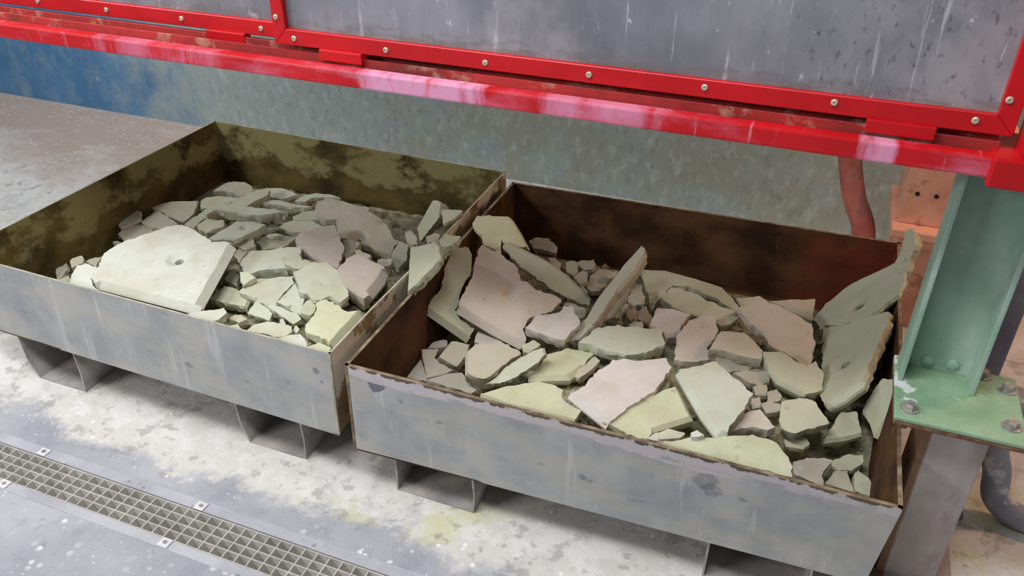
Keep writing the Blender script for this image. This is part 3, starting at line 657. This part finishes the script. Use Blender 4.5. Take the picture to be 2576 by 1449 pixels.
frag('A', R2, [(430, 640), (540, 580), (560, 640), (480, 670)], (.275, .1, .1), .02, G, 'dull chip under the slot-holed slab')
slab('A', R2, [(560, 600), (660, 545), (760, 560), (870, 570), (760, 640), (620, 660)], (.262, .02, .1), .024, G, 'dull slab sunk between the slot-holed slab and the pink slab', (), None, .006, FA)
frag('A', R2, [(640, 550), (700, 530), (760, 550), (690, 570)], (.285, .02, .1), .015, GW, 'thin pale flake on the dull sunken slab')
frag('A', R2, [(350, 1160), (420, 1140), (500, 1170), (440, 1195)], (.30, .02, .1), .02, G, 'dull fragment behind the flat oval slab')
# pieces lying over the side panels between the trays
slab('A', R2, [(1730, 490), (1840, 300), (1890, 305), (1920, 340), (1910, 410), (1760, 600)], ((0, .30), (1, .375), (3, .372)), .034, G, 'stubby square-edged bar poking up between the two trays', (0, 3), None, .006, FA)
frag('A', R2, [(1650, 545), (1690, 515), (1730, 560), (1740, 620), (1700, 630), (1660, 590)], (.315, .2, .2), .03, TN, 'crumbled tan lump at the foot of the stubby bar between the trays', rough=2)
slab('A', R2, [(1655, 980), (1680, 635), (1840, 605), (1895, 640), (1900, 735), (1780, 860)], ((0, .345), (1, .362), (3, .420)), .022, G, 'five-sided slab leaning on the side panels between the two trays', (0, 1), None, .006, FA)
slab('A', R3, [(425, 205), (470, 200), (565, 215), (500, 270), (440, 300)], (.365, .0, .2), .026, G, 'small square slab lodged at the far end between the trays', (), None, .006, FA)
frag('A', R3, [(415, 410), (450, 365), (550, 378), (520, 425), (480, 450), (430, 480)], (.385, .0, .2), .03, G, 'crumbly knob on the panels behind the leaning five-sided slab', rough=2.2, warp=4)
frag('A', R3, [(320, 390), (370, 355), (415, 370), (400, 420), (340, 420)], (.35, .0, .2), .024, TN, 'tan fragment beside the stubby bar between the trays')

# ---- tray beside the green post
slab('B', R3, [(435, 490), (470, 455), (610, 440), (630, 480), (620, 640), (560, 720), (540, 790), (510, 870), (560, 940), (640, 990), (600, 1080), (290, 860), (420, 730), (440, 650)],
     ((1, .352), (10, .185), (11, .262)), .026, G, 'L-shaped smooth slab leaning against the inner side panel', (10, 2), None, .014, FB)
slab('B', R3, [(690, 440), (800, 480), (850, 530), (930, 600), (950, 680), (1080, 740), (1220, 800), (1150, 880), (1000, 930), (960, 1000), (980, 1080), (950, 1110), (760, 1010), (530, 870), (560, 770), (630, 640), (650, 520)],
     ((0, .335), (11, .195), (13, .258)), .030, (.64, .575, .51), 'large pink-stained slab with a shallow round dish, beside the L-shaped slab', (11, 12), ((875, 735), .0, .030, .016), .018, FB, warp=2)
slab('B', R3, [(630, 290), (660, 245), (760, 235), (870, 238), (905, 270), (960, 360), (1010, 455), (860, 430), (820, 400), (815, 495), (700, 430), (690, 370), (650, 330)], ((0, .362), (3, .372), (6, .325)), .026, (.60, .60, .40), 'yellowish slab resting on the corner of the rusty tray wall', (2, 3, 4, 5), None, .008, FB)
slab('B', R3, [(830, 440), (870, 410), (990, 470), (1130, 540), (1270, 640), (1420, 790), (1400, 840), (1320, 820), (1180, 750), (1060, 670), (950, 590), (880, 500)], ((1, .345), (5, .215), (9, .262)), .032, G, 'long thick bar of cake sloping down from the tray corner', (1, 2, 3, 4), None, .008, FB)
slab('B', R13, [(1500, 275), (1555, 310), (1550, 400), (1430, 590), (1230, 820), (1080, 1020), (910, 1270), (740, 1420), (620, 1449), (740, 1290), (820, 1170), (960, 930), (1110, 740), (1280, 520)], ((0, .335), (8, .205), (4, .285)), .028, TN, 'long straight bar propped up diagonally in the middle of the tray', (10, 11, 12, 13, 2, 3), None, .006, FB)
slab('B', R13, [(1060, 1120), (1110, 1030), (1240, 830), (1300, 770), (1385, 800), (1300, 960), (1210, 1150), (1110, 1170)], (.222, .1, .35), .026, TN, 'short bar lying alongside the propped diagonal bar', (), None, .006, FB)
frag('B', R13, [(1150, 740), (1300, 620), (1420, 600), (1420, 700), (1330, 760), (1220, 790)], (.205, .1, .2), .026, G, 'green fragment wedged under the propped diagonal bar')
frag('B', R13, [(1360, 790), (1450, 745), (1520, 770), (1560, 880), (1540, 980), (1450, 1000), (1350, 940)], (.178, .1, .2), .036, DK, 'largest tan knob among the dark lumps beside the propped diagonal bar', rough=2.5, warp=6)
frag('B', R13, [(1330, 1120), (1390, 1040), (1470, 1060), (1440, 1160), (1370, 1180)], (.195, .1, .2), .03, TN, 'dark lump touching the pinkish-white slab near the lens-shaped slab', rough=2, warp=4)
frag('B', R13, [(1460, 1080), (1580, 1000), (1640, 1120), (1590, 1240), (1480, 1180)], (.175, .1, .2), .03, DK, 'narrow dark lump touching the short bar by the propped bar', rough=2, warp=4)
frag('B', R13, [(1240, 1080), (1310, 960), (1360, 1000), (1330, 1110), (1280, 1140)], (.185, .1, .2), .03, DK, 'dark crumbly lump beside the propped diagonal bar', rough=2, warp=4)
frag('B', R13, [(1350, 1230), (1420, 1195), (1520, 1210), (1540, 1270), (1400, 1275)], (.195, .0, .2), .02, GW, 'pale chip at the back edge of the lens-shaped slab')
frag('B', R13, [(150, 230), (270, 190), (400, 200), (490, 290), (480, 370), (330, 330), (200, 310)], (.185, .05, .3), .03, TN, 'tan jagged fragment in the rear corner of the rusty tray', rough=2)
frag('B', R13, [(590, 500), (640, 465), (730, 480), (740, 600), (690, 650), (610, 600)], (.165, .1, .3), .028, TN, 'upright tan tooth-like fragment behind the long sloping bar')
frag('B', R13, [(720, 490), (940, 450), (960, 500), (920, 570), (820, 570), (760, 540)], (.16, .1, .1), .02, TN, 'flat tan flake close to the rusty back panel behind the long bar')
frag('B', R13, [(690, 660), (800, 580), (860, 600), (850, 720), (770, 760)], (.172, .1, .2), .028, TN, 'rounded tan lump in front of the tooth-like fragment')
slab('B', R13, [(850, 800), (900, 640), (1000, 560), (1180, 580), (1080, 640), (1110, 740), (1000, 830), (900, 840)], (.155, .0, .02), .02, TN, 'shaded flat slab on the tray bottom behind the propped bar', (), None, .006, FB)
frag('B', R13, [(1080, 650), (1130, 595), (1230, 585), (1200, 660), (1110, 700)], (.175, .0, .1), .018, G, 'pale green chip behind the propped diagonal bar')
frag('B', R13, [(370, 440), (470, 430), (540, 490), (520, 560), (440, 520)], (.165, .0, .2), .025, TN, 'low tan chip hugging the back of the long sloping bar')
frag('B', R13, [(740, 800), (810, 770), (860, 820), (820, 880), (760, 860)], (.19, .0, .2), .022, TN, 'small tan knob at the lower end of the long sloping bar')
slab('B', R13, [(100, 1270), (230, 1140), (440, 1100), (540, 1060), (570, 1000), (620, 1020), (680, 1000), (700, 1100), (770, 1220), (580, 1430), (420, 1390), (240, 1330)], (.240, .0, .12), .030, PW, 'bright pinkish-white slab with a notched edge below the propped bar', (), None, .006, FB)
frag('B', R13, [(570, 990), (690, 970), (840, 1050), (820, 1140), (760, 1170), (700, 1080)], (.215, .0, .1), .025, TN, 'tan fragment between the notched pinkish-white slab and the propped bar')
slab('B', R3, [(1330, 1085), (1460, 985), (1590, 965), (1640, 980), (1880, 995), (1900, 1100), (1780, 1150), (1640, 1165), (1520, 1140), (1440, 1110)], (.236, .0, .06), .030, GW, 'lens-shaped flat slab in the middle of the tray', (), None, .006, FB)
slab('B', R3, [(640, 1080), (670, 1000), (760, 1040), (850, 1100), (690, 1100)], (.190, .0, .1), .025, PW, 'pale chip under the lower corner of the dished slab', (), None, .006, FB)
slab('B', R5, [(545, 260), (600, 215), (780, 215), (900, 215), (1000, 290), (880, 370), (800, 430), (700, 490), (640, 480), (545, 440)], (.232, -.05, .2), .042, TN, 'thick blocky slab with fine grooves across its face', (0, 9), None, .008, FB)
slab('B', R5, [(710, 540), (800, 480), (920, 370), (1080, 280), (1190, 235), (1205, 290), (1140, 360), (1080, 400), (960, 480), (830, 530)], (.228, .0, .45), .022, GW, 'narrow splinter slab leaning on the grooved block', (4,), None, .006, FB)
slab('B', R5, [(1060, 490), (1130, 420), (1220, 290), (1380, 245), (1590, 285), (1500, 400), (1400, 480)], (.205, .0, .06), .030, YG, 'smooth yellow-green slab behind the front row of pieces', (5, 6), None, .010, FB)
frag('B', R5, [(1400, 470), (1500, 380), (1600, 290), (1640, 350), (1560, 430), (1470, 490)], (.205, .0, .3), .028, TN, 'broken tan end of the smooth yellow-green slab')
frag('B', R5, [(1005, 230), (1100, 180), (1160, 220), (1060, 290), (1020, 280)], (.212, .0, .15), .025, G, 'small green fragment below the notched pinkish-white slab')
slab('B', R5, [(195, 255), (330, 245), (300, 320), (480, 410), (420, 440), (240, 490)], (.162, .0, .15), .022, TN, 'flat angular slab near the foot of the inner side panel', (), None, .006, FB)
slab('B', R5, [(320, 310), (420, 185), (585, 210), (560, 300), (480, 395), (400, 350)], (.190, .0, .2), .030, TN, 'cubic pitted piece between the flat angular slab and the grooved block', (0,), None, .006, FB)
slab('B', R5, [(40, 465), (190, 330), (240, 490), (240, 510), (150, 500)], (.135, .0, .02), .015, (.64, .60, .54), 'thin pale sheet on the tray bottom by the inner side panel', (), None, .004, FB)
slab('B', R5, [(240, 500), (420, 450), (520, 440), (600, 520), (640, 590), (600, 610), (400, 560)], (.170, .0, .05), .020, TN, 'flat tan slab tucked behind the front panel near the inner side panel', (), None, .005, FB)
frag('B', R5, [(240, 240), (300, 190), (400, 190), (400, 240), (330, 250)], (.155, 0, .1), .025, PK, 'pinkish fragment behind the flat angular slab near the inner side panel')
slab('B', R5, [(665, 625), (760, 590), (900, 550), (1140, 515), (1280, 550), (1340, 580), (1330, 640), (1380, 690), (1490, 750), (1430, 835), (1200, 775), (900, 705)], (.240, .0, .05), .030, YG, 'flat yellow-green slab lying close behind the front panel, wavy back edge', (9, 10, 11), None, .006, FB)
slab('B', R5, [(1380, 605), (1450, 590), (1520, 550), (1590, 450), (1720, 370), (1740, 335), (1960, 345), (2180, 325), (2220, 400), (2120, 540), (2080, 600), (1970, 660), (1800, 780), (1690, 860)], (.272, -.02, .12), .034, PW, 'large ragged pinkish-white slab with one straight smooth edge', (13,), None, .016, FB, warp=1.5)
slab('B', R5, [(1660, 840), (1820, 740), (1970, 640), (2280, 560), (2400, 810), (2070, 910), (2030, 985), (1860, 940)], (.255, .0, .08), .030, YG, 'bright yellow-green slab under the ragged pinkish-white slab', (3, 4), None, .008, FB)
frag('B', R5, [(2080, 930), (2200, 900), (2330, 940), (2300, 970), (2120, 990)], (.255, .0, .1), .025, GW, 'pale fragment under the bright yellow-green slab, close to the front panel')
frag('B', R5, [(2020, 975), (2100, 930), (2110, 1000)], (.275, .0, .1), .015, WH, 'tiny white chip at the front rim by the bright yellow-green slab')
frag('B', R5, [(2080, 560), (2180, 440), (2220, 460), (2200, 560), (2120, 600)], (.245, .0, .1), .02, G, 'green fragment between the ragged pinkish-white slab and the kite-shaped slab')
slab('B', R6, [(130, 220), (400, 155), (520, 270), (645, 370), (560, 500), (450, 640), (400, 640), (300, 510)], (.285, .06, .10), .032, GW[:2]+(.48,), 'large smooth kite-shaped slab in front of the crumbled pieces', (5, 6, 7), None, .012, FB)
slab('B', R6, [(5, 695), (250, 658), (420, 660), (640, 640), (770, 680), (880, 790), (905, 925), (500, 825)], (.292, .0, .05), .026, YG, 'long bright yellow-green slab lying along the front panel', (7,), None, .006, FB)
frag('B', R6, [(230, 630), (270, 612), (320, 650), (280, 662), (235, 660)], (.30, 0, .1), .016, WH, 'white knob at the back edge of the long bright slab along the front panel')
slab('B', R6, [(450, 640), (560, 510), (690, 470), (790, 590), (740, 610), (640, 590), (560, 600)], (.255, .05, .1), .03, (.64, .59, .54), 'small pinkish slab beside the point of the kite-shaped slab', (), None, .006, FB)
slab('B', R6, [(815, 540), (835, 420), (950, 395), (1060, 425), (1150, 565), (1050, 600), (900, 630), (835, 600)], (.255, .0, .3), .030, G, 'chunky two-toned slab with a rough upper half', (), None, .008, FB)
frag('B', R6, [(840, 650), (900, 640), (1000, 670), (1020, 700), (980, 735), (860, 720)], (.205, .0, .25), .024, G, 'green fragment below the chunky two-toned slab')
slab('B', R6, [(1110, 690), (1150, 610), (1230, 490), (1330, 490), (1370, 640), (1260, 670)], (.215, .0, .3), .026, G, 'straight-fronted slab half in shadow near the leaning slabs', (4, 5), None, .006, FB)
slab('B', R6, [(1370, 480), (1450, 340), (1500, 270), (1580, 270), (1590, 430), (1500, 580), (1450, 670)], ((0, .22), (3, .325), (6, .20)), .026, G, 'narrow slab standing against the side panel next to the post', (4, 5), None, .006, FB)
slab('B', R6, [(710, 90), (840, 95), (1000, 190), (1060, 150), (1110, 230), (1105, 345), (960, 370), (800, 290), (780, 260), (720, 160)], (.246, .0, .2), .030, G, 'folded green slab below the big pink-tan slab', (6, 7), None, .008, FB)
frag('B', R6, [(520, 240), (640, 225), (760, 225), (750, 290), (690, 320), (600, 290)], (.222, 0, .2), .028, TN, 'widest tan layered lump beside the folded green slab')
frag('B', R6, [(735, 350), (800, 335), (830, 380), (820, 420), (740, 430)], (.225, 0, .2), .03, TN, 'square tan lump between the folded green slab and the two-toned slab', rough=2)
frag('B', R6, [(695, 430), (760, 420), (830, 440), (820, 490), (730, 500)], (.235, 0, .2), .03, TN, 'rough tan cube touching the two-toned slab', rough=2)
frag('B', R6, [(640, 330), (730, 320), (735, 385), (660, 385)], (.215, 0, .2), .025, TN, 'small tan lump below the widest layered lump')
frag('B', R6, [(620, 400), (690, 390), (700, 460), (640, 470)], (.225, 0, .2), .025, PK, 'pink lump in the crumbled heap beside the kite-shaped slab')
frag('B', R6, [(400, 160), (500, 200), (640, 190), (760, 215), (600, 235), (520, 240)], (.205, 0, .1), .03, TN, 'flat tan ledge behind the point of the kite-shaped slab')
frag('B', R6, [(910, 820), (1000, 790), (1170, 810), (1110, 890), (1110, 980), (920, 905)], (.175, 0, .15), .025, PK, 'pink-brown fragment in the dark front corner next to the post')
frag('B', R6, [(1150, 810), (1280, 770), (1370, 775), (1370, 830), (1300, 880), (1170, 870)], (.16, 0, .2), .025, G, 'greenish fragment in the dark front corner next to the post')
frag('B', R6, [(1120, 960), (1190, 890), (1270, 880), (1310, 1020)], (.155, 0, .1), .02, TN, 'tan fragment in the dark front corner next to the post')
frag('B', R6, [(1310, 910), (1340, 880), (1460, 990), (1465, 1055), (1320, 1025)], (.155, 0, .1), .02, G, 'straight green fragment in the dark front corner next to the post')
frag('B', R6, [(1130, 470), (1220, 440), (1300, 440), (1290, 480), (1200, 500)], (.17, 0, .1), .03, G, 'dim fragment under the lower leaning slab with the oval hole')
slab('B', R4, [(150, 300), (300, 312), (480, 360), (640, 410), (745, 540), (720, 560), (600, 480), (440, 410), (340, 410), (250, 500), (215, 560)], (.152, .0, .02), .030, G, 'flat slab along the foot of the rusty back panel', (0, 1, 2), None, .006, FB)
slab('B', R4, [(270, 480), (340, 415), (440, 440), (540, 490), (725, 565), (620, 615), (440, 580), (360, 545)], (.182, .0, .08), .028, YG[:2]+(.46,), 'yellow-green slab overlapping the flat slab by the back panel', (), None, .006, FB)
slab('B', R4, [(740, 545), (900, 500), (1050, 560), (1190, 640), (1210, 760), (1180, 880), (1150, 900), (1030, 810), (930, 770), (900, 690), (820, 640)], (.236, .02, .10), .032, (.58, .53, .455), 'big pink-tan slab with a jagged side beside the leaning slabs', (), None, .008, FB, warp=1.6)
slab('B', R4, [(930, 495), (1210, 490), (1190, 620), (1060, 560)], (.160, .0, .05), .024, TN, 'flat slab by the back panel behind the big pink-tan slab', (), None, .006, FB)
slab('B', R4, [(730, 480), (870, 470), (920, 500), (760, 540)], (.14, .0, .03), .012, GW, 'thin pale sheet at the foot of the rusty back panel', (), None, .004, FB)
slab('B', R12, [(330, 1190), (350, 1130), (500, 960), (720, 770), (1050, 600), (1330, 460), (1410, 500), (1430, 700), (1350, 880), (1230, 960), (1080, 1080), (860, 1260), (760, 1210), (620, 1260), (470, 1240), (420, 1300)],
     (.268, 1.15, -.08), .014, G, 'big slab with a slit-like hole leaning up on the side panel', (2, 3, 4), ((860, 990), .014, .034, .008), .010, FB)
slab('B', R12, [(1310, 500), (1400, 260), (1430, 90), (1480, 75), (1530, 90), (1560, 300), (1500, 420), (1430, 660)], ((0, .355), (2, .435), (5, .420)), .022, TN[:1]+(.48, .36), 'narrow upright sliver standing over the tray corner', (), None, .006, FB)
slab('B', R4, [(1260, 660), (1330, 655), (1440, 632), (1600, 575), (1650, 565), (1640, 640), (1600, 740), (1530, 900), (1490, 1000), (1370, 1090), (1270, 1140), (1240, 1080), (1250, 850)], (.278, 1.1, -.05), .026, G, 'lower leaning slab with an oval hole and a crumbly pink edge', (8, 9), ((1380, 872), .012, .034, .008), .010, FB)
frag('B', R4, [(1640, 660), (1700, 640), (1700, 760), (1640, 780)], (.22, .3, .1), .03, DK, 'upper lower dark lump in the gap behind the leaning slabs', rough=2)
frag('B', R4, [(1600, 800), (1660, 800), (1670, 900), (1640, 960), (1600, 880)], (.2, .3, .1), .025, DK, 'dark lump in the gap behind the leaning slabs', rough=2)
slab('B', R4, [(205, 640), (250, 540), (360, 555), (450, 585), (400, 640), (370, 720), (310, 725), (290, 690)], (.212, .0, .08), .026, PW, 'pinkish-white slab beside the lens-shaped slab', (), None, .006, FB)
slab('B', R4, [(380, 700), (440, 620), (530, 585), (600, 590), (620, 680), (550, 790), (600, 850), (480, 870), (350, 860)], (.222, .0, .12), .030, (.63, .575, .51), 'pinkish slab with a crumbled lower edge in mid tray', (), None, .006, FB)
slab('B', R4, [(560, 800), (640, 670), (780, 680), (890, 800), (885, 860), (740, 830), (640, 800)], (.250, .0, .12), .030, (.58, .54, .455), 'house-shaped pale slab over the crumbled pieces', (1,), None, .008, FB)
frag('B', R4, [(610, 640), (680, 580), (740, 600), (700, 640), (640, 660)], (.212, .0, .15), .026, G, 'small green chip on the pinkish slab with a crumbled edge')
frag('B', R4, [(600, 850), (700, 850), (860, 880), (800, 920), (660, 930)], (.215, .0, .15), .028, TN, 'tan layered fragment under the house-shaped slab', rough=2)
frag('B', R4, [(700, 545), (720, 510), (750, 540), (735, 580)], (.175, .0, .15), .02, TN, 'tan chip at the pointed end of the yellow-green slab by the back panel')

# ---- loose crumbled cake under and between the slabs
def under(trayk, x, y):
    lo = None
    for poly, n, o in FOOT[trayk]:
        r = False
        for i in range(len(poly)):
            a, b = poly[i], poly[i-1]
            if (a.y > y) != (b.y > y) and x < (b.x-a.x)*(y-a.y)/(b.y-a.y)+a.x: r = not r
        if r:
            z = o.z-((x-o.x)*n.x+(y-o.y)*n.y)/n.z; lo = z if lo is None else min(lo, z)
    return lo
def sstep(a, b, x): t = min(1, max(0, (x-a)/(b-a))); return t*t*(3-2*t)
def fill(trayk, T, G, default, label, n_crumb):
    x0 = max(T[0].x, T[3].x)+.012; x1 = min(T[1].x, T[2].x)-.014; y0 = max(T[0].y, T[1].y)+(.016 if trayk == 'A' else .045); y1 = min(T[2].y, T[3].y)-.012; nx, ny = 74, 66
    H = [[0]*(nx+1) for _ in range(ny+1)]
    for j in range(ny+1):
        for i in range(nx+1):
            u, v = i/nx, j/ny; x, y = x0+(x1-x0)*u, y0+(y1-y0)*v; d = default(u, v); lo = under(trayk, x, y)
            H[j][i] = max(G+.006, min(d, lo-.006) if lo is not None else d)
    K = [r[:] for r in H]
    for j in range(ny+1):
        for i in range(nx+1): H[j][i] = min(K[b][a] for b in range(max(0, j-2), min(ny, j+2)+1) for a in range(max(0, i-2), min(nx, i+2)+1))
    for _ in range(2):
        K = [r[:] for r in H]
        for j in range(1, ny):
            for i in range(1, nx): H[j][i] = min(K[j][i], (K[j-1][i]+K[j+1][i]+K[j][i-1]+K[j][i+1]+K[j][i])/5+.002)
    bm = bmesh.new(); g = []
    hh = lambda x, y: 0
    for j in range(ny+1):
        row = []
        for i in range(nx+1):
            x, y = x0+(x1-x0)*i/nx, y0+(y1-y0)*j/ny
            row.append(bm.verts.new((x, y, max(G+.0055, H[j][i]-.006+.010*noise.noise(Vector((x*40, y*40, 3)))))))
        g.append(row)
    for j in range(ny):
        for i in range(nx): bm.faces.new((g[j][i], g[j][i+1], g[j+1][i+1], g[j+1][i]))
    rnd = random.Random(11)
    for _ in range(n_crumb):
        i, j = rnd.randrange(1, nx), rnd.randrange(1, ny); p = g[j][i].co; r = rnd.choice((.003, .004, .005, .007, .011))*rnd.uniform(.7, 1.3)
        vs = bmesh.ops.create_cube(bm, size=2*r)['verts']; R = Matrix.Rotation(rnd.uniform(0, 6.28), 3, Vector((rnd.uniform(-1, 1), rnd.uniform(-1, 1), rnd.uniform(-1, 1))).normalized())
        for v in vs: v.co = p+Vector((rnd.uniform(-.006, .006), rnd.uniform(-.006, .006), r*.2))+R @ Vector((v.co.x*rnd.uniform(.7, 1.3), v.co.y*rnd.uniform(.6, 1.2), v.co.z*rnd.uniform(.35, .8)))
        vv = vs[0].co
    return tag(link('filter_cake_rubble', bm, M['crumb']), label, 'rubble', kind='stuff')
fill('A', TA, GA, lambda u, v: GA+.006+.135*sstep(.16, .42, u+.08*math.sin(9*v))*(1-sstep(.42, .93, v+.12*(u-.5)))+.02*sstep(.1, .3, u), 'crumbled pale cake filling the tray under the holed white slab', 900)
fill('B', TB, GB, lambda u, v: GB+.008+.085*sstep(.1, .45, u)*(1-sstep(.5, .9, v))*(1-.8*sstep(.82, .95, u)*(1-sstep(.25, .5, v))), 'crumbled cake and dust filling the bottom of the tray beside the post', 900)
